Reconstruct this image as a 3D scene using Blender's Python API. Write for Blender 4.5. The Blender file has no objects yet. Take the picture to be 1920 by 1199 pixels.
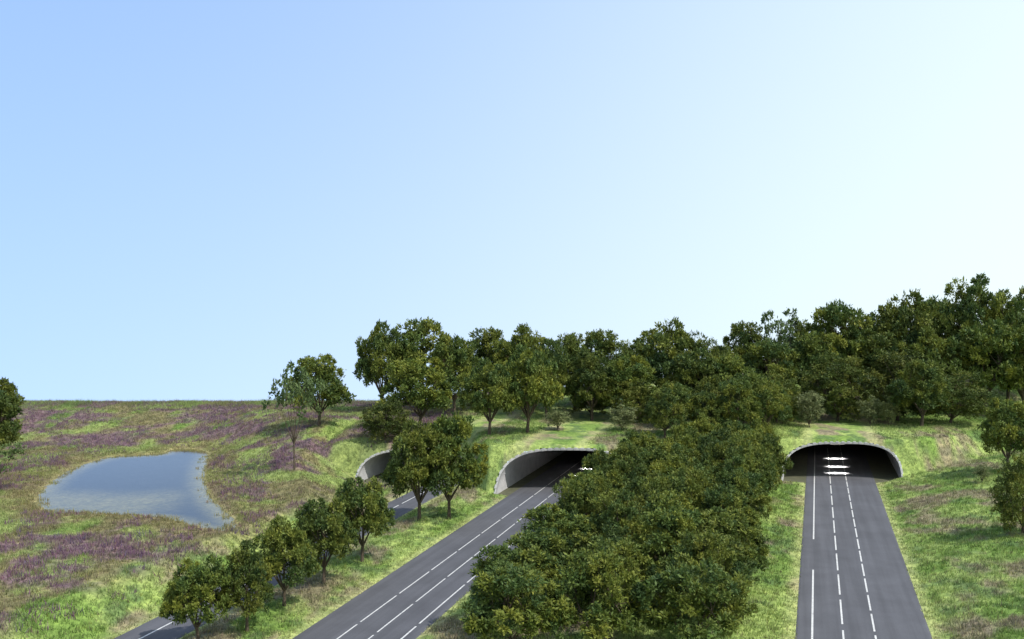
import bpy, math, random
import numpy as np

# ------------------------------------------------------------------ camera, sky, sun, exposure
scene = bpy.context.scene
CAM_H = 36.5
FPX = 1700.0                     # focal length in pixels of the 1920 wide frame
cam_data = bpy.data.cameras.new("camera")
cam_data.sensor_width = 36.0
cam_data.lens = 36.0 * FPX / 1920.0
cam_data.shift_y = 0.0008
cam_data.clip_end = 5000.0
cam = bpy.data.objects.new("camera", cam_data)
scene.collection.objects.link(cam)
cam.location = (0, 0, CAM_H)
cam.rotation_euler = (math.radians(90), 0, 0)
scene.camera = cam

SUN_AZ = math.radians(124)        # clockwise from +Y (view direction) towards +X
SUN_EL = math.radians(52)
world = bpy.data.worlds.new("World")
scene.world = world
world.use_nodes = True
nt = world.node_tree
nt.nodes.clear()
w_out = nt.nodes.new("ShaderNodeOutputWorld")
w_bg = nt.nodes.new("ShaderNodeBackground")
w_sky = nt.nodes.new("ShaderNodeTexSky")
w_sky.sky_type = 'NISHITA'
w_sky.sun_disc = False
w_sky.sun_elevation = SUN_EL
w_sky.sun_rotation = SUN_AZ
w_sky.altitude = 100.0
w_sky.air_density = 1.0
w_sky.dust_density = 1.6
w_sky.ozone_density = 2.0
w_bg.inputs["Strength"].default_value = 0.14
w_tc = nt.nodes.new("ShaderNodeTexCoord")
w_sep = nt.nodes.new("ShaderNodeSeparateXYZ")
# the land falls away behind the crest, so pale sky goes on below eye level
w_mad = nt.nodes.new("ShaderNodeMath"); w_mad.operation = 'MULTIPLY_ADD'; w_mad.inputs[1].default_value = 0.32; w_mad.inputs[2].default_value = 0.385
w_max = nt.nodes.new("ShaderNodeMath"); w_max.operation = 'MAXIMUM'; w_max.inputs[1].default_value = 0.10
w_cmb = nt.nodes.new("ShaderNodeCombineXYZ")
nt.links.new(w_tc.outputs["Generated"], w_sep.inputs[0])
nt.links.new(w_sep.outputs["X"], w_cmb.inputs["X"])
nt.links.new(w_sep.outputs["Y"], w_cmb.inputs["Y"])
nt.links.new(w_sep.outputs["Z"], w_mad.inputs[0]); nt.links.new(w_mad.outputs[0], w_max.inputs[0])
nt.links.new(w_max.outputs[0], w_cmb.inputs["Z"])
nt.links.new(w_cmb.outputs[0], w_sky.inputs["Vector"])
# thin veil of high haze, whiter towards the sun's side
w_dot = nt.nodes.new("ShaderNodeVectorMath"); w_dot.operation = 'DOT_PRODUCT'
w_dot.inputs[1].default_value = (math.sin(SUN_AZ), math.cos(SUN_AZ), -0.75)
w_map = nt.nodes.new("ShaderNodeMapRange"); w_map.interpolation_type = 'SMOOTHSTEP'
w_map.inputs["From Min"].default_value = -1.26; w_map.inputs["From Max"].default_value = 0.12
w_map.inputs["To Min"].default_value = 0.0; w_map.inputs["To Max"].default_value = 0.85
w_mix = nt.nodes.new("ShaderNodeMix"); w_mix.data_type = 'RGBA'
w_mix.inputs[7].default_value = (3.15, 3.5, 3.3, 1)
nt.links.new(w_tc.outputs["Generated"], w_dot.inputs[0])
nt.links.new(w_dot.outputs["Value"], w_map.inputs["Value"])
nt.links.new(w_map.outputs[0], w_mix.inputs[0])
nt.links.new(w_sky.outputs[0], w_mix.inputs[6])
nt.links.new(w_mix.outputs[2], w_bg.inputs["Color"])
nt.links.new(w_bg.outputs[0], w_out.inputs["Surface"])

sun_data = bpy.data.lights.new("sun", 'SUN')
sun_data.energy = 2.0
sun_data.angle = math.radians(0.53)
sun_data.color = (1.0, 0.95, 0.87)
sun = bpy.data.objects.new("sun", sun_data)
scene.collection.objects.link(sun)
from mathutils import Vector
sdir = Vector((math.sin(SUN_AZ) * math.cos(SUN_EL), math.cos(SUN_AZ) * math.cos(SUN_EL), math.sin(SUN_EL)))
sun.rotation_euler = sdir.to_track_quat('Z', 'Y').to_euler()
sun.location = (60, 60, 120)

scene.view_settings.view_transform = 'Standard'
scene.view_settings.look = 'None'
scene.view_settings.gamma = 1.0
scene.view_settings.exposure = 1.25

rng = np.random.default_rng(11)
random.seed(5)

# ------------------------------------------------------------------ helpers
def link(o, parent=None):
    scene.collection.objects.link(o)
    if parent is not None:
        o.parent = parent
    return o

def tag(o, label=None, cat=None, group=None, kind=None):
    if label: o["label"] = label
    if cat: o["category"] = cat
    if group: o["group"] = group
    if kind: o["kind"] = kind
    return o

def np_mesh(name, verts, faces, mat=None, cols=None, smooth=False):
    """verts (n,3), faces (m,k) of one face size"""
    verts = np.asarray(verts, dtype=np.float32); faces = np.asarray(faces, dtype=np.int32)
    me = bpy.data.meshes.new(name)
    n, (m, k) = len(verts), faces.shape
    me.vertices.add(n); me.vertices.foreach_set("co", verts.ravel())
    me.loops.add(m * k); me.loops.foreach_set("vertex_index", faces.ravel())
    me.polygons.add(m)
    me.polygons.foreach_set("loop_start", np.arange(0, m * k, k, dtype=np.int32))
    me.polygons.foreach_set("loop_total", np.full(m, k, dtype=np.int32))
    if smooth:
        me.polygons.foreach_set("use_smooth", np.ones(m, dtype=bool))
    me.update(calc_edges=True)
    if cols is not None:
        at = me.color_attributes.new("tint", 'FLOAT_COLOR', 'POINT')
        c4 = np.ones((n, 4), dtype=np.float32); c4[:, :3] = cols
        at.data.foreach_set("color", c4.ravel())
    if mat: me.materials.append(mat)
    return me

class MB:
    """collects polygons of any size into one mesh"""
    def __init__(self): self.v = []; self.f = []
    def poly(self, pts):
        b = len(self.v); self.v += [tuple(p) for p in pts]; self.f.append(tuple(range(b, b + len(pts))))
    def hexa(self, p):   # 8 corner points: bottom 0-3, top 4-7
        b = len(self.v); self.v += [tuple(q) for q in p]
        for f in ((3, 2, 1, 0), (4, 5, 6, 7), (0, 1, 5, 4), (1, 2, 6, 5), (2, 3, 7, 6), (3, 0, 4, 7)):
            self.f.append(tuple(b + i for i in f))
    def box(self, x0, x1, y0, y1, z0, z1):
        self.hexa([(x0, y0, z0), (x1, y0, z0), (x1, y1, z0), (x0, y1, z0), (x0, y0, z1), (x1, y0, z1), (x1, y1, z1), (x0, y1, z1)])
    def tube(self, pts, rad, n=6):
        pts = [np.array(p, float) for p in pts]; rings = []
        for i, p in enumerate(pts):
            d = pts[min(i + 1, len(pts) - 1)] - pts[max(i - 1, 0)]
            d = d / (np.linalg.norm(d) + 1e-9)
            a = np.cross(d, (0.31, 0.95, 0.05)); a /= np.linalg.norm(a) + 1e-9
            b_ = np.cross(d, a); base = len(self.v)
            for k in range(n):
                t = 2 * math.pi * k / n
                self.v.append(tuple(p + rad[i] * (math.cos(t) * a + math.sin(t) * b_)))
            rings.append(base)
        for r0, r1 in zip(rings[:-1], rings[1:]):
            for k in range(n):
                self.f.append((r0 + k, r0 + (k + 1) % n, r1 + (k + 1) % n, r1 + k))
        self.f.append(tuple(rings[-1] + k for k in range(n)))
    def mesh(self, name, mat, smooth=False):
        me = bpy.data.meshes.new(name); me.from_pydata(self.v, [], self.f); me.update()
        if smooth:
            me.polygons.foreach_set("use_smooth", np.ones(len(me.polygons), dtype=bool))
        me.materials.append(mat); return me
    def build(self, name, mat, parent=None, smooth=False):
        return link(bpy.data.objects.new(name, self.mesh(name, mat, smooth)), parent)

def smooth01(t):
    t = np.clip(t, 0, 1); return t * t * (3 - 2 * t)

_perm = np.random.default_rng(3).random((256, 256))
def vnoise(x, y):
    x = np.asarray(x, float); y = np.asarray(y, float)
    xi = np.floor(x).astype(int); yi = np.floor(y).astype(int)
    fx = smooth01(x - xi); fy = smooth01(y - yi)
    g = lambda a, b: _perm[a & 255, b & 255]
    return (g(xi, yi) * (1 - fx) + g(xi + 1, yi) * fx) * (1 - fy) + (g(xi, yi + 1) * (1 - fx) + g(xi + 1, yi + 1) * fx) * fy
def fbm(x, y, s, oct=3):
    r = 0; a = 1; t = 0; x = np.asarray(x, float); y = np.asarray(y, float)
    for i in range(oct):
        r = r + a * vnoise(x / s + 17.3 * i, y / s - 9.1 * i); t += a; a *= .55; s *= .47
    return r / t

# ------------------------------------------------------------------ layout of the place (metres; roads run away to the right)
Y0 = 103.76
class Road:
    def __init__(self, a, el, er): self.a, self.el, self.er = a, el, er
    def left(self, y): return self.el + self.a * (y - Y0)
    def right(self, y): return self.er + self.a * (y - Y0)
    def off(self, x0, y): return x0 + self.a * (y - Y0)
    def dist(self, x, y): return np.maximum(self.left(y) - x, x - self.right(y))
RR = Road(.336, 32.65, 47.9)
RC = Road(.288, -25.0, -11.3)
RL = Road(.27, -45.5, -38.5)
# tunnels: road, face y, centre x at the face, half span, height
class Tun:
    def __init__(self, road, yp, xc, w, h): self.r, self.yp, self.xc, self.w, self.h = road, yp, xc, w, h
    def lat(self, x, y): return x - (self.xc + self.r.a * (y - self.yp))
    def arch(self, lat, grow=0.0):
        w, h = self.w + grow, self.h + grow
        t = np.clip(np.abs(lat) / w, 0, 1)
        return h * (1 - t ** 3.1) ** (1 / 3.1)
TR = Tun(RR, 204.0, 74.3, 13.4, 8.1)
TC = Tun(RC, 189.0, 10.4, 13.8, 8.7)
TL = Tun(RL, 203.0, -22.6, 12.3, 6.8)
MITRE = 1.6
TOP = 10.0

def px2x(px, d): return (px - 960.0) / FPX * d

# pond outline in the world at its water level
POND_Z = 3.0
_pp = [(62, 940), (72, 922), (100, 896), (140, 875), (200, 857), (262, 853), (300, 850), (330, 842), (372, 842), (395, 850),
       (389, 872), (387, 900), (398, 930), (420, 953), (446, 978), (440, 992), (405, 996), (355, 986), (300, 972), (230, 966), (150, 963), (84, 959)]
pond_ctrl = []
for px, py in _pp:
    d = (CAM_H - POND_Z) * FPX / (py - 601.0)
    pond_ctrl.append((px2x(px, d), d))
pond_ctrl = np.array(pond_ctrl)
def catmull(P, k=5):
    n = len(P); out = []
    for i in range(n):
        p0, p1, p2, p3 = P[i - 1], P[i], P[(i + 1) % n], P[(i + 2) % n]
        for j in range(k):
            t = j / k
            out.append(.5 * (2 * p1 + (p2 - p0) * t + (2 * p0 - 5 * p1 + 4 * p2 - p3) * t * t + (3 * p1 - p0 - 3 * p2 + p3) * t ** 3))
    return np.array(out)
pond_poly = catmull(pond_ctrl)
def pond_sd(x, y):
    """signed distance to the pond shore, negative inside (computed only near it)"""
    x = np.asarray(x, float); y = np.asarray(y, float); sh = x.shape
    x = x.ravel(); y = y.ravel()
    res = np.full(x.shape, 50.0)
    lo = pond_poly.min(0) - 15; hi = pond_poly.max(0) + 15
    m = (x > lo[0]) & (x < hi[0]) & (y > lo[1]) & (y < hi[1])
    qx, qy = x[m], y[m]
    best = np.full(qx.shape, 1e9); ins = np.zeros(qx.shape, bool)
    n = len(pond_poly)
    for i in range(n):
        ax, ay = pond_poly[i]; bx, by = pond_poly[(i + 1) % n]
        ex, ey = bx - ax, by - ay
        t = np.clip(((qx - ax) * ex + (qy - ay) * ey) / (ex * ex + ey * ey + 1e-12), 0, 1)
        best = np.minimum(best, (qx - ax - t * ex) ** 2 + (qy - ay - t * ey) ** 2)
        if abs(ey) > 1e-9:
            cross = ((ay > qy) != (by > qy)) & (qx < ex * (qy - ay) / ey + ax)
            ins ^= cross
    dd = np.sqrt(best); dd[ins] *= -1
    res[m] = np.minimum(dd, 50)
    return res.reshape(sh)

def height(x, y):
    x = np.asarray(x, float); y = np.asarray(y, float)
    dL, dC, dR = RL.dist(x, y), RC.dist(x, y), RR.dist(x, y)
    und = (fbm(x, y, 9.0) - .5)
    # meadow left of the small road
    t = y + 1.4 * np.clip(x + 90, 0, 80)
    M = 3.35 + 6.65 * smooth01((t - 232) / 62) + und * .7
    sd = pond_sd(x, y)
    M = np.where(sd > 0, np.minimum(M, POND_Z + .12 + .16 * sd + .5 * smooth01(sd / 6) + np.maximum(sd - 6, 0) * .3), M)
    M = np.where(sd > 0, np.maximum(M, POND_Z + .05 + .05 * np.minimum(sd, 3)), M)
    M = np.where(sd <= 0, POND_Z - np.clip(-sd * .05, 0, 1.4), M)
    bank = .05 + .45 * np.maximum(dL - 1.6 - 12.0 * smooth01((y - 166) / 34), 0)
    left = np.minimum(M, bank)
    left = np.where(sd < 1.0, np.minimum(M, np.maximum(bank, POND_Z + .05)), left)
    strip = np.minimum(np.minimum(dL, dC) * .14, 1.1) * (0.8 + .6 * und)
    med = np.minimum(np.minimum(dC, dR) * .10, 1.3) * (0.9 + .6 * und)
    rb = np.maximum(dR - 1.8, 0)
    right = .03 + 9.0 * (1 - np.exp(-rb * .030)) + und * .8 * smooth01(rb / 8)
    xl, xc, xr = .5 * (RL.left(y) + RL.right(y)), .5 * (RC.left(y) + RC.right(y)), .5 * (RR.left(y) + RR.right(y))
    g = np.where(x < xl, left, np.where(x < xc, strip, np.where(x < xr, med, right)))
    g = np.where(np.minimum(np.minimum(dL, dC), dR) < .7, 0.0, g)
    # embankment carried over the roads
    yf = np.interp(x, [-60, -39, -9.5, -5.0, 27, 45, 57, 92, 125, 220], [203, 203, 203, 189, 189, 197, 204, 204, 206, 215])
    k = np.interp(x, [-60, -39, -9.5, -5.0, 27, 40, 50, 57, 92, 112, 220], [.6, 1.6, 1.6, 1.6, 1.6, .7, .7, 1.6, 1.6, .5, .4])
    s = np.maximum(y - yf, 0)
    zb = np.interp(x, [-60, -39, -9.5, -5.0, 27, 57, 92], [8.2, 8.2, 8.2, 9.6, 9.6, 9.0, 9.0])
    E = np.minimum(k * s, zb + .12 * np.maximum(s - zb / k, 0))
    E = np.minimum(E, TOP + .5 * und * smooth01((s - 16) / 10))
    E = E * smooth01((x + 58) / 20)
    z = np.maximum(g, E)
    # wooded rise behind, to the right
    z = z + 10 * smooth01((y - 246) / 60) * smooth01((x - 30) / 90) + 3.0 * smooth01((y - 240) / 40) * smooth01((x + 30) / 20)
    # far side falls away beyond the crest
    yc = 286 + np.interp(x, [-140, -60, 0, 120], [0, 2, 12, 60])
    f = np.maximum(y - yc, 0)
    z = z - .16 * f * smooth01(f / 40)
    return z

def ground_tint(x, y):
    """base colours of the sward: greens, straw, purple loosestrife and rust patches"""
    x = np.asarray(x, float); y = np.asarray(y, float)
    dL, dC, dR = RL.dist(x, y), RC.dist(x, y), RR.dist(x, y)
    dmin = np.minimum(np.minimum(np.abs(dL), np.abs(dC)), np.abs(dR))
    n1, n2, n3, n4 = fbm(x, y, 6.0), fbm(x + 300, y, 8.5, 4), fbm(x, y + 400, 3.2), fbm(x - 500, y * .38 + 90, 5.0, 4)
    green = np.array([.128, .200, .050]); lime = np.array([.215, .280, .088]); deep = np.array([.078, .130, .052])
    straw = np.array([.31, .32, .15]); purple = np.array([.150, .095, .128]); rust = np.array([.175, .138, .085]); mauve = np.array([.185, .130, .120])
    c = green + (lime - green) * smooth01((n1 - .36) / .2)[..., None]
    c = c + (deep - c) * (.75 * smooth01((n3 - .56) / .16))[..., None]
    # flower meadow left of the small road
    west = smooth01((-(x - RL.left(y)) - 5) / 7)
    sd = pond_sd(x, y)
    band = smooth01((n2 - .40) / .16) * west
    c = c + (rust - c) * (.8 * smooth01((n4 - .32) / .2) * west)[..., None]
    c = c + (purple - c) * (.85 * band * smooth01((n1 - .30) / .2))[..., None]
    lime2 = west * smooth01((fbm(x + 70, y - 33, 11.0) - .55) / .1)
    c = c + (lime - c) * (.8 * lime2)[..., None]
    nearpond = smooth01(1 - (sd - 1) / 9)
    c = c + (np.array([.17, .145, .07]) - c) * (.65 * nearpond)[..., None]
    # rusty mauve sorrel patches on the road banks
    c = c + (mauve - c) * (.7 * (1 - west) * smooth01((n4 - .47) / .16) * smooth01((n1 - .35) / .2))[..., None]
    # pale mown verge
    verge = smooth01(1 - (dmin - .3) / 2.2)
    c = c + (straw - c) * (.55 * verge)[..., None]
    # tan silt of the pond bed; dimming by deeper water is put into its colour
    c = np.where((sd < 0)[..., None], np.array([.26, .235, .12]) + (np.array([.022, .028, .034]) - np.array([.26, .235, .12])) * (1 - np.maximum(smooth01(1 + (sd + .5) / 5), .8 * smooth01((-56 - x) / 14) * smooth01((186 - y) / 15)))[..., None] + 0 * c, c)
    return c * (1.24 - .14 * west)[..., None]

# ------------------------------------------------------------------ materials
def new_mat(name):
    m = bpy.data.materials.new(name); m.use_nodes = True
    n = m.node_tree; b = n.nodes["Principled BSDF"]
    return m, n, b
def noise_node(n, scale, detail=4, rough=.6, coord="Object"):
    tc = n.nodes.new("ShaderNodeTexCoord"); t = n.nodes.new("ShaderNodeTexNoise")
    t.inputs["Scale"].default_value = scale; t.inputs["Detail"].default_value = detail; t.inputs["Roughness"].default_value = rough
    n.links.new(tc.outputs[coord], t.inputs["Vector"]); return t
def ramp(n, src, stops):
    r = n.nodes.new("ShaderNodeValToRGB")
    els = r.color_ramp.elements
    while len(els) < len(stops): els.new(0.5)
    for e, (p, c) in zip(els, stops): e.position = p; e.color = (*c, 1)
    n.links.new(src, r.inputs["Fac"]); return r
def mixc(n, mode, fac, a, b):
    m = n.nodes.new("ShaderNodeMix"); m.data_type = 'RGBA'; m.blend_type = mode
    for sock, v in ((m.inputs["Factor"], fac), (m.inputs["A"], a), (m.inputs["B"], b)):
        pass
    ins = {'f': m.inputs[0], 'a': m.inputs[6], 'b': m.inputs[7]}
    for key, v in (('f', fac), ('a', a), ('b', b)):
        if hasattr(v, "is_output"): n.links.new(v, ins[key])
        else: ins[key].default_value = v if key == 'f' else (*v, 1)
    return m.outputs[2]
def bump(n, b, src, strength, dist=.1):
    bn = n.nodes.new("ShaderNodeBump"); bn.inputs["Strength"].default_value = strength; bn.inputs["Distance"].default_value = dist
    n.links.new(src, bn.inputs["Height"]); n.links.new(bn.outputs[0], b.inputs["Normal"])

def mat_ground():
    m, n, b = new_mat("meadow_ground")
    at = n.nodes.new("ShaderNodeAttribute"); at.attribute_name = "tint"
    t1 = noise_node(n, 1.4, 6, .7); t2 = noise_node(n, .35, 3, .5)
    r1 = ramp(n, t1.outputs["Fac"], [(.28, (.45, .48, .42)), (.52, (.95, .95, .95)), (.75, (1.5, 1.45, 1.3))])
    c = mixc(n, 'MULTIPLY', 1.0, at.outputs["Color"], r1.outputs[0])
    r2 = ramp(n, t2.outputs["Fac"], [(.35, (.8, .82, .8)), (.65, (1.15, 1.12, 1.05))])
    c = mixc(n, 'MULTIPLY', 1.0, c, r2.outputs[0])
    n.links.new(c, b.inputs["Base Color"]); b.inputs["Roughness"].default_value = .95
    b.inputs["Specular IOR Level"].default_value = .1
    bump(n, b, t1.outputs["Fac"], .6, .3)
    return m
def mat_grass(name):
    m, n, b = new_mat(name)
    at = n.nodes.new("ShaderNodeAttribute"); at.attribute_name = "tint"
    n.links.new(at.outputs["Color"], b.inputs["Base Color"]); b.inputs["Roughness"].default_value = .8
    b.inputs["Specular IOR Level"].default_value = .15
    tr = n.nodes.new("ShaderNodeBsdfTranslucent"); n.links.new(at.outputs["Color"], tr.inputs["Color"])
    mx = n.nodes.new("ShaderNodeMixShader"); mx.inputs[0].default_value = .35
    n.links.new(b.outputs[0], mx.inputs[1]); n.links.new(tr.outputs[0], mx.inputs[2])
    n.links.new(mx.outputs[0], n.nodes["Material Output"].inputs["Surface"])
    return m
def mat_leaf(name, mul):
    m, n, b = new_mat(name)
    at = n.nodes.new("ShaderNodeAttribute"); at.attribute_name = "tint"
    oi = n.nodes.new("ShaderNodeObjectInfo")
    r = ramp(n, oi.outputs["Random"], [(0, tuple(.78 * v for v in mul)), (.5, mul), (1, (1.22 * mul[0], 1.16 * mul[1], 1.0 * mul[2]))])
    c = mixc(n, 'MULTIPLY', 1.0, at.outputs["Color"], r.outputs[0])
    n.links.new(c, b.inputs["Base Color"]); b.inputs["Roughness"].default_value = .62
    b.inputs["Specular IOR Level"].default_value = .25
    tr = n.nodes.new("ShaderNodeBsdfTranslucent"); n.links.new(c, tr.inputs["Color"])
    mx = n.nodes.new("ShaderNodeMixShader"); mx.inputs[0].default_value = .28
    n.links.new(b.outputs[0], mx.inputs[1]); n.links.new(tr.outputs[0], mx.inputs[2])
    n.links.new(mx.outputs[0], n.nodes["Material Output"].inputs["Surface"])
    return m
def mat_bark():
    m, n, b = new_mat("bark")
    t = noise_node(n, 6, 5, .7)
    r = ramp(n, t.outputs["Fac"], [(.3, (.035, .026, .018)), (.7, (.12, .092, .062))])
    n.links.new(r.outputs[0], b.inputs["Base Color"]); b.inputs["Roughness"].default_value = .9
    bump(n, b, t.outputs["Fac"], .7, .05); return m
def mat_asphalt():
    m, n, b = new_mat("asphalt")
    t1 = noise_node(n, 9, 6, .8); t2 = noise_node(n, .16, 3, .6)
    mp = n.nodes.new("ShaderNodeMapping"); tc = n.nodes.new("ShaderNodeTexCoord")
    mp.vector_type = 'TEXTURE'; mp.inputs["Rotation"].default_value = (0, 0, math.radians(-17.5)); mp.inputs["Scale"].default_value = (1.1, 40, 1)
    t3 = n.nodes.new("ShaderNodeTexNoise"); t3.inputs["Scale"].default_value = 1.0; t3.inputs["Detail"].default_value = 3
    n.links.new(tc.outputs["Object"], mp.inputs[0]); n.links.new(mp.outputs[0], t3.inputs["Vector"])
    r1 = ramp(n, t1.outputs["Fac"], [(.3, (.066, .067, .077)), (.7, (.094, .096, .108))])
    r2 = ramp(n, t2.outputs["Fac"], [(.35, (.9, .9, .9)), (.65, (1.08, 1.08, 1.08))])
    r3 = ramp(n, t3.outputs["Fac"], [(.35, (.88, .88, .88)), (.65, (1.1, 1.1, 1.1))])
    c = mixc(n, 'MULTIPLY', 1.0, r1.outputs[0], r2.outputs[0]); c = mixc(n, 'MULTIPLY', 1.0, c, r3.outputs[0])
    n.links.new(c, b.inputs["Base Color"]); b.inputs["Roughness"].default_value = .85; b.inputs["Specular IOR Level"].default_value = .3
    bump(n, b, t1.outputs["Fac"], .2, .02); return m
def mat_paint():
    m, n, b = new_mat("road_paint")
    t = noise_node(n, 2.5, 5, .7)
    r = ramp(n, t.outputs["Fac"], [(.3, (.28, .28, .28)), (.55, (.55, .55, .54))])
    n.links.new(r.outputs[0], b.inputs["Base Color"]); b.inputs["Roughness"].default_value = .6; return m
def mat_concrete(name, lo, hi):
    m, n, b = new_mat(name)
    t = noise_node(n, .5, 6, .65); t2 = noise_node(n, 7, 4, .6)
    r = ramp(n, t.outputs["Fac"], [(.3, lo), (.7, hi)])
    r2 = ramp(n, t2.outputs["Fac"], [(.3, (.85, .85, .85)), (.7, (1.1, 1.1, 1.1))])
    c = mixc(n, 'MULTIPLY', 1.0, r.outputs[0], r2.outputs[0])
    n.links.new(c, b.inputs["Base Color"]); b.inputs["Roughness"].default_value = .85
    bump(n, b, t2.outputs["Fac"], .25, .03); return m
def mat_water():
    m, n, b = new_mat("pond_water")
    n.nodes.remove(b)
    t = noise_node(n, .9, 3, .55)
    bn = n.nodes.new("ShaderNodeBump"); bn.inputs["Strength"].default_value = .10; bn.inputs["Distance"].default_value = .08
    n.links.new(t.outputs["Fac"], bn.inputs["Height"])
    gl = n.nodes.new("ShaderNodeBsdfGlossy"); gl.inputs["Roughness"].default_value = .06; gl.inputs["Color"].default_value = (1, 1, 1, 1)
    tp = n.nodes.new("ShaderNodeBsdfTransparent"); tp.inputs["Color"].default_value = (.80, .82, .74, 1)
    fr = n.nodes.new("ShaderNodeFresnel"); fr.inputs["IOR"].default_value = 1.33
    mx = n.nodes.new("ShaderNodeMixShader")
    n.links.new(bn.outputs[0], gl.inputs["Normal"]); n.links.new(bn.outputs[0], fr.inputs["Normal"])
    n.links.new(fr.outputs[0], mx.inputs[0]); n.links.new(tp.outputs[0], mx.inputs[1]); n.links.new(gl.outputs[0], mx.inputs[2])
    n.links.new(mx.outputs[0], n.nodes["Material Output"].inputs["Surface"])
    return m
def mat_plain(name, col, rough=.6, emit=0):
    m, n, b = new_mat(name)
    t = noise_node(n, 5, 3, .6)
    r = ramp(n, t.outputs["Fac"], [(.3, tuple(.85 * v for v in col)), (.7, col)])
    n.links.new(r.outputs[0], b.inputs["Base Color"]); b.inputs["Roughness"].default_value = rough
    if emit:
        b.inputs["Emission Color"].default_value = (1, .95, .85, 1); b.inputs["Emission Strength"].default_value = emit
    return m

M_GROUND = mat_ground(); M_BARK = mat_bark(); M_ASPH = mat_asphalt(); M_PAINT = mat_paint()
M_CONC = mat_concrete("tunnel_concrete", (.38, .385, .40), (.54, .54, .55))
M_COLLAR = mat_concrete("collar_concrete", (.26, .265, .27), (.40, .40, .40))
M_FLOOR = mat_concrete("tunnel_soil", (.05, .055, .03), (.10, .10, .055))
M_WATER = mat_water(); M_GRASS = mat_grass("grass_blades"); M_FLOWER = mat_grass("flower_spikes")
M_LEAF = mat_leaf("broad_leaves", (1, 1, 1)); M_LEAFB = mat_leaf("glossy_leaves", (1.05, 1.05, .9)); M_LEAFC = mat_leaf("pale_leaves", (1, 1, 1))
M_HOUS = mat_plain("lamp_housing", (.25, .25, .26), .5); M_LENS = mat_plain("lamp_lens", (.8, .8, .78), .4, 4)

# ------------------------------------------------------------------ the ground sheet
def axis(*segs):
    out = []
    for a, b, st in segs:
        n = max(1, int(round((b - a) / st))); out += list(np.linspace(a, b, n, endpoint=False))
    out.append(segs[-1][1]); return np.array(out)
gx = axis((-900, -300, 60), (-300, -190, 8), (-190, -75, 1.6), (-75, 105, .5), (105, 150, 1.6), (150, 300, 8), (300, 900, 60))
gy = axis((-200, 40, 20), (40, 88, 4), (88, 185, .9), (185, 222, .4), (222, 300, 1.2), (300, 420, 6), (420, 1500, 60))
XX, YY = np.meshgrid(gx, gy)
ZZ = height(XX, YY)
nx, ny = len(gx), len(gy)
gv = np.stack([XX.ravel(), YY.ravel(), ZZ.ravel()], 1)
ii = np.arange(nx * ny).reshape(ny, nx)
gf = np.stack([ii[:-1, :-1].ravel(), ii[:-1, 1:].ravel(), ii[1:, 1:].ravel(), ii[1:, :-1].ravel()], 1)
fc = gv[gf].mean(1)
keep = np.ones(len(gf), bool)
for T in (TR, TC, TL):
    la = T.lat(fc[:, 0], fc[:, 1]); s = fc[:, 1] - T.yp
    hole = (s > -.2) & (s < 30) & (np.abs(la) < T.w + .25) & (fc[:, 2] < T.arch(la, .25))
    keep &= ~hole
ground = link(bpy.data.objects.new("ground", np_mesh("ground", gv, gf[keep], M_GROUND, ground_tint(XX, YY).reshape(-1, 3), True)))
tag(ground, "rolling green meadow and banks around the roads and pond", kind="structure")

pond = MB()
_area = np.sum(pond_poly[:, 0] * np.roll(pond_poly[:, 1], -1) - np.roll(pond_poly[:, 0], -1) * pond_poly[:, 1])
pond.poly([(x, y, POND_Z) for x, y in (pond_poly if _area > 0 else pond_poly[::-1])])
tag(pond.build("pond", M_WATER), "still grey blue pond lying in the flowery meadow", kind="structure")

# ------------------------------------------------------------------ roads with painted lines
def road(name, R, tun, label, lines):
    y0, y1 = -60.0, tun.yp + 68
    ys = np.arange(y0, y1 + .1, 4.0); b = MB()
    for ya, yb in zip(ys[:-1], ys[1:]):
        for (o0, z0, o1, z1) in ((-.35, -.02, 0, .05), ):
            b.poly([(R.left(ya) + o0, ya, z0), (R.left(ya) + o1, ya, z1), (R.left(yb) + o1, yb, z1), (R.left(yb) + o0, yb, z0)][::-1])
            b.poly([(R.right(ya) - o0, ya, z0), (R.right(ya) - o1, ya, z1), (R.right(yb) - o1, yb, z1), (R.right(yb) - o0, yb, z0)])
        b.poly([(R.left(ya), ya, .05), (R.right(ya), ya, .05), (R.right(yb), yb, .05), (R.left(yb), yb, .05)])
    o = tag(b.build(name, M_ASPH), label, kind="structure")
    for nm, x0, w, spans in lines:
        for (ya, yb) in spans:
            m = MB()
            m.poly([(R.off(x0 - w / 2, ya), ya, .056), (R.off(x0 + w / 2, ya), ya, .056), (R.off(x0 + w / 2, yb), yb, .056), (R.off(x0 - w / 2, yb), yb, .056)])
            m.build(nm, M_PAINT, o)
def dashes(y0, y1, on, off):
    out = []; y = y0
    while y < y1: out.append((y, min(y + on, y1))); y += on + off
    return out
road("road", RR, TR, "grey two lane carriageway running straight into the right-hand tunnel",
     [("edge_line", 34.35, .24, [(60, 132.5), (151, 262)]), ("lane_dash", 37.95, .22, dashes(62, 262, 9.5, 2.2)), ("lane_dash", 41.65, .22, dashes(60, 262, 6.4, 1.3))])
road("road", RC, TC, "grey two lane carriageway running diagonally into the middle tunnel",
     [("lane_dash", -20.0, .19, dashes(64, 250, 10.5, .9)), ("lane_dash", -16.4, .19, dashes(60, 250, 10.5, 1.0)), ("edge_line", -12.65, .22, dashes(58, 250, 16, 1.0))])
road("road", RL, TL, "narrow grey road below the pond meadow, running to the left-hand tunnel",
     [("centre_dash", -42.6, .24, dashes(60, 250, 7.0, 1.6))])

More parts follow.
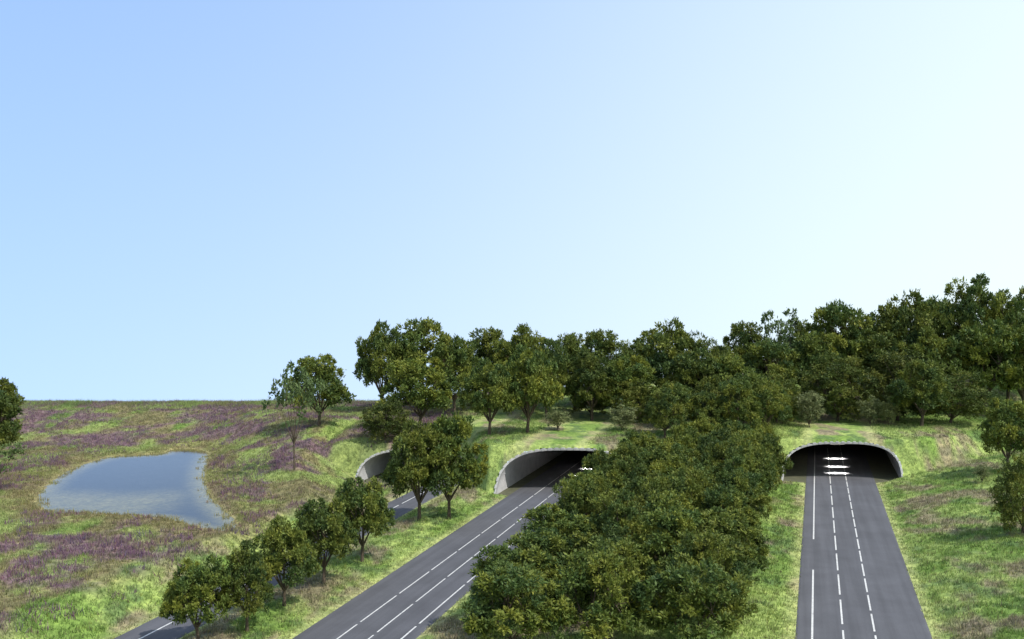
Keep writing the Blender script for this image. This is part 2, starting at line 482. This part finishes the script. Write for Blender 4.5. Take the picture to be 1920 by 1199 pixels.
# ------------------------------------------------------------------ tunnels
def tunnel(T, label):
    root = tag(link(bpy.data.objects.new("road_tunnel", None)), label, "tunnel", "tunnels under the planted embankment")
    root.location = (T.xc, T.yp, 0)
    L = 66.0; N = 56
    th = np.linspace(0, 1, N + 1)
    # profile evenly spread along the arch
    lat_f = np.linspace(-T.w, T.w, 4001); za = T.arch(lat_f)
    acc = np.concatenate([[0], np.cumsum(np.hypot(np.diff(lat_f), np.diff(za)))])
    prof = [(np.interp(t * acc[-1], acc, lat_f), np.interp(t * acc[-1], acc, za)) for t in th]
    def P(lat, z, s): return (lat + T.r.a * s, s, z)
    m = MB(); ss = [0, 1.5, 4, 8, 14, 22, 32, 44, L - 6]
    for i in range(N):
        (l0, z0), (l1, z1) = prof[i], prof[i + 1]
        a0, a1 = z0 / MITRE, z1 / MITRE
        for k in range(len(ss) - 1):
            f0, f1 = ss[k] / ss[-1], ss[k + 1] / ss[-1]
            q = lambda l, z, a, f: P(l, z, a + (L - a) * f)
            m.poly([q(l0, z0, a0, f0), q(l1, z1, a1, f0), q(l1, z1, a1, f1), q(l0, z0, a0, f1)])
    o = m.build("lining", M_CONC, root, True)
    # collar of short precast blocks following the bevelled mouth
    m = MB(); G = .46
    nrm = []
    for i in range(N + 1):
        a, b_ = prof[max(i - 1, 0)], prof[min(i + 1, N)]
        d = np.array([b_[0] - a[0], b_[1] - a[1]]); d /= np.linalg.norm(d); nrm.append((-d[1], d[0]))
    for i in range(N):
        g = G if i % 2 == 0 else G * .62
        pr = .0 if i % 2 == 0 else .08
        pts = []
        for (s_off) in (-.45 + pr, .55):
            for j, gg in ((i, -.03), (i + 1, -.03), (i + 1, g), (i, g)):
                l = prof[j][0] + nrm[j][0] * gg; z = prof[j][1] + nrm[j][1] * gg
                pts.append(P(l, max(z, -.1), max(prof[j][1], 0) / MITRE + s_off))
        m.hexa([pts[0], pts[1], pts[2], pts[3], pts[4], pts[5], pts[6], pts[7]])
    m.build("collar", M_COLLAR, root)
    m = MB(); m.poly([P(-T.w - .3, .012, -.6), P(T.w + .3, .012, -.6), P(T.w + .3, .012, L), P(-T.w - .3, .012, L)])
    m.build("floor", M_FLOOR, root)
    m = MB(); m.poly([P(l, z, L - .01) for l, z in prof]); m.build("light_leak_cap", M_CONC, root)  # added unseen cap, keeps light from leaking in where the tunnel would run on
    return root, P
def lamps(T, root, P, ys, x0, width):
    for y in ys:
        s = y - T.yp; lat = T.r.off(x0, y) - (T.xc + T.r.a * s); z = T.h - 1.15
        x, yy, _ = P(lat, z, s)
        h = MB(); h.box(x - width / 2, x + width / 2, yy - .22, yy + .22, z, z + .22)
        h.box(x - width / 2 + .3, x - width / 2 + .4, yy - .05, yy + .05, z + .22, z + 1.2)
        h.box(x + width / 2 - .4, x + width / 2 - .3, yy - .05, yy + .05, z + .22, z + 1.2)
        ho = h.build("lamp_housing", M_HOUS, root)
        ln = MB(); ln.poly([(x - width / 2 + .1, yy - .16, z - .012), (x - width / 2 + .1, yy + .16, z - .012), (x + width / 2 - .1, yy + .16, z - .012), (x + width / 2 - .1, yy - .16, z - .012)])
        ln.build("lamp_lens", M_LENS, ho)
        ld = bpy.data.lights.new("tunnel_lamp", 'AREA'); ld.shape = 'RECTANGLE'; ld.size = width; ld.size_y = .3
        ld.energy = 520; ld.color = (1, .95, .85); ld.spread = math.radians(28)
        lo = link(bpy.data.objects.new("tunnel_lamp", ld), root); lo.location = (x, yy, z - .05)
tr, PR = tunnel(TR, "wide concrete arch tunnel mouth at the end of the right-hand road")
tc_, PC = tunnel(TC, "concrete arch tunnel mouth on the diagonal middle road, half behind trees")
tl, PL = tunnel(TL, "small concrete tunnel mouth on the far left road behind twin trees")
lamps(TR, tr, PR, (216.3, 225.8, 239.0), 39.8, 3.6)
lamps(TC, tc_, PC, (203.5, 212.5, 222.5), -14.5, 3.6)

# ------------------------------------------------------------------ trees
def crown_mesh(name, seed, clumps, per, leaf, mat, palette, flat=.65, up=.5, aspect=.5, tufts=11):
    """clumps: (n,4) centre and radius; leaf sprays radiate from each"""
    r = np.random.default_rng(seed)
    n = len(clumps); nt_ = tufts; per = max(1, per // nt_) * nt_; N = n * per; pl = per // nt_
    # tufts over each clump, leaves radiating from each tuft
    C = np.repeat(clumps[:, :3], nt_, 0); CR = np.repeat(clumps[:, 3], nt_)
    tv = r.normal(size=(n * nt_, 3)); tv[:, 2] += up * .5; tv /= np.linalg.norm(tv, axis=1)[:, None]
    TP = C + tv * (CR * (.35 + .55 * r.random(n * nt_) ** .6))[:, None] * np.array([1, 1, flat])
    TR_ = CR * (.30 + .22 * r.random(n * nt_))
    c = np.repeat(TP, pl, 0); R = np.repeat(TR_, pl); tvr = np.repeat(tv, pl, 0)
    v = r.normal(size=(N, 3)) + tvr * .7; v[:, 2] += up * .35; v /= np.linalg.norm(v, axis=1)[:, None]
    rad = R * (.15 + .95 * r.random(N) ** .7)
    spike = r.random(N) < .10; rad[spike] *= 1.35
    p = c + v * rad[:, None] * np.array([1, 1, .85])
    ax = v + r.normal(size=(N, 3)) * .38 + np.array([0, 0, .12]); ax /= np.linalg.norm(ax, axis=1)[:, None]
    nn = v * .5 + r.normal(size=(N, 3)) * .55 + np.array([0, 0, .75])
    nn -= ax * (nn * ax).sum(1)[:, None]; nn /= np.linalg.norm(nn, axis=1)[:, None] + 1e-9
    sd = np.cross(ax, nn)
    l = leaf * (.6 + .8 * r.random(N))
    base = p - ax * (l * .5)[:, None]; tip = p + ax * (l * .5)[:, None] - nn * (l * .12)[:, None]
    s1 = p + sd * (l * aspect * .5)[:, None]; s2 = p - sd * (l * aspect * .5)[:, None]
    V = np.stack([base, s1, tip, s2], 1).reshape(-1, 3)
    F = np.arange(N * 4).reshape(N, 4)
    ct = np.clip(r.random(n) + 0, 0, 1)
    t = np.repeat(ct, per) * .5 + np.repeat(r.random(n * nt_), pl) * .35 + r.random(N) * .15
    pal = np.array(palette)
    idx = t * (len(pal) - 1); i0 = np.clip(idx.astype(int), 0, len(pal) - 2); f = (idx - i0)[:, None]
    col = pal[i0] * (1 - f) + pal[i0 + 1] * f
    col = col * (.75 + .5 * r.random(N))[:, None]
    # fit the crown to a 10 m wide, 10 m tall tree
    q = np.percentile(np.hypot(V[:, 0], V[:, 1]), 98.5); zt = np.percentile(V[:, 2], 99.8)
    V[:, :2] *= 5.0 / q; V[:, 2] = np.where(V[:, 2] > 2, 2 + (V[:, 2] - 2) * 8.0 / (zt - 2), V[:, 2])
    return np_mesh(name, V, F, mat, np.repeat(col, 4, 0))

def limbs_mesh(name, seed, clumps, top, r0, nl, n_side=6, mat=None, cover=1.0):
    r = np.random.default_rng(seed); m = MB()
    lean = r.normal(size=2) * .12
    m.tube([(0, 0, -.35), (0, 0, .05), (lean[0] * .4, lean[1] * .4, top * .5), (lean[0], lean[1], top)], [r0 * 1.6, r0 * 1.2, r0 * .95, r0 * .9], 8)
    hub = np.array([lean[0], lean[1], top])
    pick = clumps[r.permutation(len(clumps))]
    nodes = []
    for i in range(nl):
        t = 2 * math.pi * (i + .5 * r.random()) / nl
        cand = pick[np.argsort(np.abs(np.angle(np.exp(1j * (np.arctan2(pick[:, 1], pick[:, 0]) - t)))))[:max(3, len(pick) // nl)]]
        tgt = cand[:, :3].mean(0)
        mid = hub * .5 + tgt * .5 + np.array([0, 0, -.25]); nd = hub * .22 + tgt * .78
        m.tube([hub + (0, 0, -.2), mid, nd], [r0 * .62, r0 * .42, r0 * .26], 5)
        nodes += [(mid, r0 * .3), (nd, r0 * .22)]
    m.tube([hub + (0, 0, -.1), hub + (.1, .1, (clumps[:, 2].max() - top) * .55)], [r0 * .7, r0 * .3], 5)
    nodes.append((hub + (.1, .1, (clumps[:, 2].max() - top) * .5), r0 * .28))
    for c in clumps:
        if r.random() > cover: continue
        j = min(range(len(nodes)), key=lambda k: np.linalg.norm(nodes[k][0] - c[:3]))
        a, rr = nodes[j]; b = c[:3] + (0, 0, -.1)
        m.tube([a, a * .5 + b * .5 + (0, 0, .12), b], [rr, rr * .6, rr * .25], 4)
    return m.mesh(name, mat or M_BARK)

def clumps_dome(seed, n, W, zc, hu, hd, r_lo, r_hi, inner=.5, low=-.5):
    r = np.random.default_rng(seed); out = []
    ph = r.random(3) * 6.28
    tries = 0
    while len(out) < n and tries < 6000:
        tries += 1
        cz = low + (1 - low) * r.random(); th = r.random() * 6.283
        rr = inner + (1 - inner) * r.random() ** .7
        lump = 1 + .10 * math.sin(2 * th + ph[0]) + .08 * math.sin(3 * th + ph[1]) + .10 * math.sin(5 * cz * 2 + ph[2])
        R = r_lo + (r_hi - r_lo) * r.random()
        sxy = math.sqrt(max(0, 1 - cz * cz))
        rad = (W / 2 - R * .9) * rr * lump
        p = np.array([rad * sxy * math.cos(th), rad * sxy * math.sin(th), zc + (hu - R * .55 if cz > 0 else hd) * cz * rr * (lump if cz > 0 else 1)])
        if all(np.linalg.norm((p - q[:3])) > .95 * min(R, q[3]) for q in out):
            out.append(np.array([*p, R]))
    return np.array(out)

OLIVE = [(.036, .072, .028), (.058, .100, .028), (.100, .138, .028), (.155, .180, .030), (.215, .225, .038)]
GLOSS = [(.030, .055, .020), (.085, .115, .026), (.200, .200, .045)]
PALE = [(.06, .10, .035), (.10, .15, .05), (.15, .19, .075)]
BUSHC = [(.11, .15, .06), (.19, .22, .09), (.26, .28, .13)]
PROTO = {"tree": [], "shrub": [], "sapling": [], "bush": []}
for k in range(7):
    cl = clumps_dome(40 + k, 38, 10.4, 4.5, 5.5, 2.2, 1.0, 1.7, inner=.62)
    PROTO["tree"].append((limbs_mesh("trunk", k, cl, 1.9, .24, 7), crown_mesh("crown", 70 + k, cl, 440, .40, M_LEAF, OLIVE, flat=.66, up=.7, aspect=.42)))
for k in range(4):
    cl = clumps_dome(140 + k, 60, 10.0, 3.9, 6.1, 3.3, 1.0, 1.5, inner=.55, low=-.75)
    PROTO["shrub"].append((limbs_mesh("trunk", 20 + k, cl, 1.0, .20, 7), crown_mesh("crown", 170 + k, cl, 260, .38, M_LEAFB, GLOSS, flat=.85, aspect=.34)))
for k in range(3):
    cl = clumps_dome(240 + k, 30, 9.0, 6.4, 3.6, 3.2, .55, .95, inner=.45, low=-.7)
    PROTO["sapling"].append((limbs_mesh("trunk", 30 + k, cl, 2.6, .13, 6), crown_mesh("crown", 270 + k, cl, 60, .42, M_LEAFC, PALE)))
for k in range(3):
    cl = clumps_dome(340 + k, 26, 8.6, 5.4, 4.6, 4.4, 1.2, 1.9, inner=.35, low=-.85)
    PROTO["bush"].append((limbs_mesh("stems", 40 + k, cl, .6, .14, 9), crown_mesh("foliage", 370 + k, cl, 170, .55, M_LEAFC, BUSHC, flat=1.0, up=1.0, aspect=.3)))
KIND = {"tree": ("broadleaf_tree", "tree"), "shrub": ("evergreen_shrub", "shrub"), "sapling": ("young_tree", "tree"), "bush": ("bush", "bush")}
count = 0
def plant(kind, x, y, h, w, label, group, var=None):
    global count
    count += 1
    r = random.Random(count * 7 + 1)
    ps = PROTO[kind]; tm, cm = ps[(var if var is not None else count * 3 + r.randrange(9)) % len(ps)]
    name, cat = KIND[kind]
    e = tag(link(bpy.data.objects.new(name, None)), label, cat, group)
    e.location = (x, y, float(height(np.array(x), np.array(y))) - .03)
    e.rotation_euler = (0, 0, r.random() * 6.283)
    e.scale = (w / 10, w / 10, h / 10)
    a = link(bpy.data.objects.new(tm.name.split('.')[0], tm), e)
    c = link(bpy.data.objects.new(cm.name.split('.')[0], cm), e)
    return e
def by_base(px, bpy_):
    """ground point seen at a photo pixel"""
    d = np.arange(85, 320, .25); x = (px - 960) / FPX * d
    dz = CAM_H - d * (bpy_ - 601) / FPX - height(x, d)
    i = int(np.argmax(dz < 0)); return float(x[i]), float(d[i])
def plant_px(kind, px, top, wpx, label, group, base=None, d=None, var=None):
    x, d = by_base(px, base) if base else (px2x(px, d), d)
    z = float(height(np.array(x), np.array(d)))
    h = CAM_H - (top - 601) * d / FPX - z
    return plant(kind, x, d, h, wpx * d / FPX, label, group, var)

ORD = ["first", "second", "third", "fourth", "fifth", "sixth", "seventh", "eighth", "ninth", "tenth", "eleventh", "twelfth", "thirteenth", "fourteenth", "fifteenth", "sixteenth", "seventeenth", "eighteenth", "nineteenth", "twentieth", "twenty-first", "twenty-second", "twenty-third", "twenty-fourth"]
G_ROW = "trees in a row along the verge between the left and middle roads"
G_BACK = "trees of the wood on top of the embankment"
G_SHR = "rounded evergreen shrubs on the embankment"
for px, base, top, w, lab in [
        (372, 1207, 1045, 132, "nearest tree of the diagonal row, its foot cut by the frame bottom"),
        (463, 1185, 1020, 128, "second nearest tree of the diagonal row beside the narrow road"),
        (533, 1137, 972, 134, "middle tree of the five in the diagonal roadside row"),
        (607, 1095, 932, 134, "fourth tree of the diagonal row, below the left tunnel"),
        (679, 1053, 893, 128, "farthest tree of the diagonal five-tree row, nearest the left tunnel")]:
    plant_px("tree", px, top, w, lab, G_ROW, base=base)
plant_px("tree", 786, 790, 142, "left one of twin trees on the verge before the left tunnel", "twin trees on the verge", base=976)
plant_px("tree", 842, 778, 138, "right one of twin trees on the verge beside the middle tunnel", "twin trees on the verge", base=974)
plant_px("tree", 598, 667, 128, "lone dark tree standing on the meadow crest against the sky", None, base=799)
plant_px("sapling", 552, 680, 120, "thin sparse young tree in front of the lone crest tree", None, base=882)
plant_px("shrub", 722, 747, 104, "round dark shrub at the meadow edge left of the wood", G_SHR, base=827)
plant_px("tree", -22, 712, 146, "dark tree cut off by the left edge of the picture", None, d=196)
plant_px("sapling", -6, 822, 110, "pale wispy small tree at the left edge beside the pond", None, d=176)
plant_px("tree", 1893, 750, 112, "small open tree by the right edge on the bank top", None, base=885)
plant_px("shrub", 1918, 846, 130, "leafy shrub cut by the right edge halfway down the bank", None, base=1000)
plant_px("bush", 1842, 868, 34, "tiny low bush on the bank right of the right tunnel", None, base=905)
# wood along the embankment, front to back
back = [("tree", 785, 672, 142, 222), ("tree", 716, 606, 112, 262), ("tree", 795, 600, 152, 268), ("tree", 852, 632, 112, 250),
        ("tree", 917, 676, 116, 209), ("tree", 912, 617, 120, 262), ("tree", 989, 650, 128, 213), ("tree", 985, 612, 140, 258),
        ("tree", 1078, 627, 112, 256), ("tree", 1135, 621, 132, 262), ("tree", 1190, 636, 110, 268), ("tree", 1250, 601, 142, 256),
        ("shrub", 1326, 626, 118, 248), ("tree", 1402, 606, 122, 262), ("sapling", 1462, 578, 92, 258), ("tree", 1508, 598, 124, 266),
        ("tree", 1572, 569, 150, 258), ("tree", 1640, 588, 124, 272), ("tree", 1697, 549, 140, 262), ("tree", 1762, 560, 130, 274),
        ("tree", 1826, 518, 150, 262), ("tree", 1890, 546, 136, 258), ("tree", 1952, 532, 140, 264),
        ("tree", 1025, 640, 110, 244), ("tree", 1300, 655, 130, 240), ("tree", 1375, 668, 130, 238), ("tree", 1440, 640, 130, 250), ("tree", 1530, 624, 134, 252),
        ("tree", 1618, 614, 144, 254), ("tree", 1735, 616, 146, 254), ("tree", 1848, 602, 154, 252), ("tree", 1180, 668, 120, 242), ("tree", 1110, 660, 110, 240), ("tree", 1920, 616, 140, 248)]
lab_of = {0: "tree at the left end of the wood, lower, in front of the tallest left pair",
          1: "leftmost tree of the wood, its rounded crown against the sky", 2: "tall broad tree with highest top at the wood's left end",
          4: "tree with bare dark trunk above the middle tunnel's left side", 6: "tree with bare dark trunk straight above the middle tunnel",
          14: "pale airy treetop rising lighter green out of the wood's skyline", 20: "tallest tree of the wood, peak of the skyline at the right",
          12: "fine-leaved dark round crown in the middle of the wood's skyline"}
order = sorted(range(len(back)), key=lambda i: back[i][1])
for rank, i in enumerate(order):
    kind, px, top, w, d = back[i]
    row = "back row" if d >= 255 else "inner row"
    same = [j for j in order if (back[j][4] >= 255) == (d >= 255)]
    k = same.index(i) + 1
    lab = lab_of.get(i) or "dark tree of the embankment wood's %s, %s from the left" % (row, ORD[k - 1])
    plant_px(kind, px, top, w, lab, G_BACK, d=d)
for px, base, top, w, lab in [
        (1108, 782, 700, 94, "fine-leaved dark shrub above the middle tunnel's right side"),
        (1195, 792, 712, 114, "fine-leaved shrub behind the top of the median tree belt"),
        (1456, 794, 698, 122, "dark shrub above the left shoulder of the right tunnel"),
        (1570, 790, 664, 152, "broad dark shrub directly above the right tunnel's crown"),
        (1682, 790, 658, 156, "tall dark shrub right of the pair of pale bushes"),
        (1782, 794, 690, 140, "dark shrub at the right end above the right tunnel bank")]:
    plant_px("shrub", px, top, w, lab, G_SHR, base=base)
plant_px("tree", 1728, 676, 122, "tree with bare trunk between the two right-hand shrubs above the tunnel", None, base=800)
for px, base, top, w, lab in [
        (1045, 806, 764, 54, "small pale bush above the crown of the middle tunnel"),
        (1166, 808, 758, 62, "pale bush beside the left edge of the tree belt"),
        (1518, 801, 733, 58, "upright pale bush above the right tunnel, left of the pair"),
        (1632, 798, 741, 48, "left of a pair of pale bushes above the right tunnel"),
        (1667, 799, 743, 46, "right of a pair of pale bushes above the right tunnel")]:
    plant_px("bush", px, top, w, lab, "pale bushes above the tunnels", base=base)

# dense belt between the middle and the right road
rb = random.Random(77)
rows = [95, 104, 113, 122, 131.5, 141, 151, 161, 171, 181, 191.5, 202, 213, 224]
for i, y in enumerate(rows):
    x0 = RC.right(y) + np.interp(y, [95, 115, 140, 165, 200], [13.0, 12.0, 13.8, 15.0, 13.5]); x1 = RR.left(y) - 10.0
    if y > 186: x0 = max(x0, TC.xc + TC.r.a * (y - TC.yp) + TC.w + 4.0 + (0 if y < 200 else 2)); x1 = min(x1, RR.left(y) - 10.0)
    n = max(3, int(round((x1 - x0) / 8.6)) + 1)
    for j in range(n):
        x = x0 + (x1 - x0) * (j + (.0 if i % 2 == 0 else .0)) / (n - 1) + rb.uniform(-1.1, 1.1)
        yy = y + rb.uniform(-1.8, 1.8)
        h = rb.uniform(8.8, 12.6) + (1.5 if y > 150 else 0); w = rb.uniform(9.8, 12.4)
        plant("tree", x, yy, h, w, "belt tree between the main roads, %s row from the front, %s from left" % (ORD[i], ORD[j]), "trees of the dense belt between the two main roads")

# ------------------------------------------------------------------ grass and flowers
def blades(n, hmin, hmax, wid, per, colfn, mask, name, mat, label, spread=.25, xr=(-185, 180), yr=(88, 300)):
    x = rng.uniform(*xr, n); y = yr[0] + (yr[1] - yr[0]) * rng.random(n) ** 1.35
    ok = (np.abs(x) < y * .60 + 6) & (np.minimum(np.minimum(RL.dist(x, y), RC.dist(x, y)), RR.dist(x, y)) > .2)
    sd = pond_sd(x, y); ok &= sd > -.6 - 1.6 * (vnoise(x / 2.3, y / 2.3) > .6)
    for T in (TR, TC, TL):
        la = T.lat(x, y); s = y - T.yp
        ok &= ~((s > -.5) & (s < 9) & (np.abs(la) < T.w + 1.2) & (height(x, y) < T.arch(la, 1.0) + .1))
    ok &= mask(x, y)
    x, y = x[ok], y[ok]; n = len(x)
    X = np.repeat(x, per) + rng.normal(size=n * per) * spread; Y = np.repeat(y, per) + rng.normal(size=n * per) * spread
    dm = np.minimum(np.minimum(RL.dist(X, Y), RC.dist(X, Y)), RR.dist(X, Y))
    k = dm > .05; tuft = np.repeat(np.arange(n), per)[k]; X, Y = X[k], Y[k]
    Z = height(X, Y); N = len(X)
    hs = (hmin + (hmax - hmin) * rng.random(N)) * (.55 + .45 * smooth01((dm[k] - .4) / 2.5)) * (.7 + .6 * rng.random(n))[tuft]
    a = rng.random(N) * 6.283; ws = wid * (.7 + .6 * rng.random(N))
    dx, dy = np.cos(a) * ws, np.sin(a) * ws
    lx, ly = rng.normal(size=N) * .35 * hs, rng.normal(size=N) * .35 * hs
    V = np.empty((N, 3, 3))
    V[:, 0] = np.stack([X - dx, Y - dy, Z - .03], 1); V[:, 1] = np.stack([X + dx, Y + dy, Z - .03], 1); V[:, 2] = np.stack([X + lx, Y + ly, Z + hs], 1)
    col = colfn(x, y)[tuft] * (.72 + .56 * rng.random(N))[:, None]
    me = np_mesh(name, V.reshape(-1, 3), np.arange(N * 3).reshape(N, 3), mat, np.repeat(col, 3, 0))
    tag(link(bpy.data.objects.new(name, me)), label, kind="stuff")
def tint_var(x, y):
    c = ground_tint(x, y) * 1.05
    r = rng.random(len(x))[:, None]
    c = np.where(r > .94, c * .5 + np.array([.20, .11, .12]) * .5, np.where(r > .86, c * .5 + np.array([.26, .27, .06]) * .5, c))
    return np.where(r < .14, c * .55 + np.array([.30, .31, .15]) * .45, np.where(r < .3, c * .6 + np.array([.07, .14, .03]) * .4, c))
blades(190000, .25, .62, .055, 6, tint_var, lambda x, y: np.ones(len(x), bool), "meadow_grass", M_GRASS, "green and straw coloured grass of the meadow, banks and verges")
def flower_col(x, y):
    r = rng.random(len(x))[:, None]
    a = np.where(r < .6, np.array([.185, .100, .160]), np.where(r < .8, np.array([.21, .12, .135]), np.array([.14, .105, .175])))
    return a + 0 * x[:, None]
def flower_mask(x, y):
    west = -(x - RL.left(y)) > 5.5
    return west & (fbm(x + 300, y, 8.5, 4) > .46 + .12 * rng.random(len(x))) & (rng.random(len(x)) < .38) & (pond_sd(x, y) > 1.0)
blades(75000, .5, .95, .06, 5, flower_col, flower_mask, "purple_flowers", M_FLOWER, "purple flower spikes in drifts over the meadow by the pond", spread=.3, xr=(-185, -10))
blades(30000, .5, 1.35, .04, 4, lambda x, y: ground_tint(x, y) * .4 + np.array([.17, .22, .085]) * .65, lambda x, y: (x < -22) & (rng.random(len(x)) < (.1 + .9 * vnoise(x / 4, y / 9)) * smooth01((y - 272) / 18) ** 2), "crest_grass", M_GRASS,
       "tall pale grass fringing the meadow crest against the sky", xr=(-185, -20), yr=(266, 294))
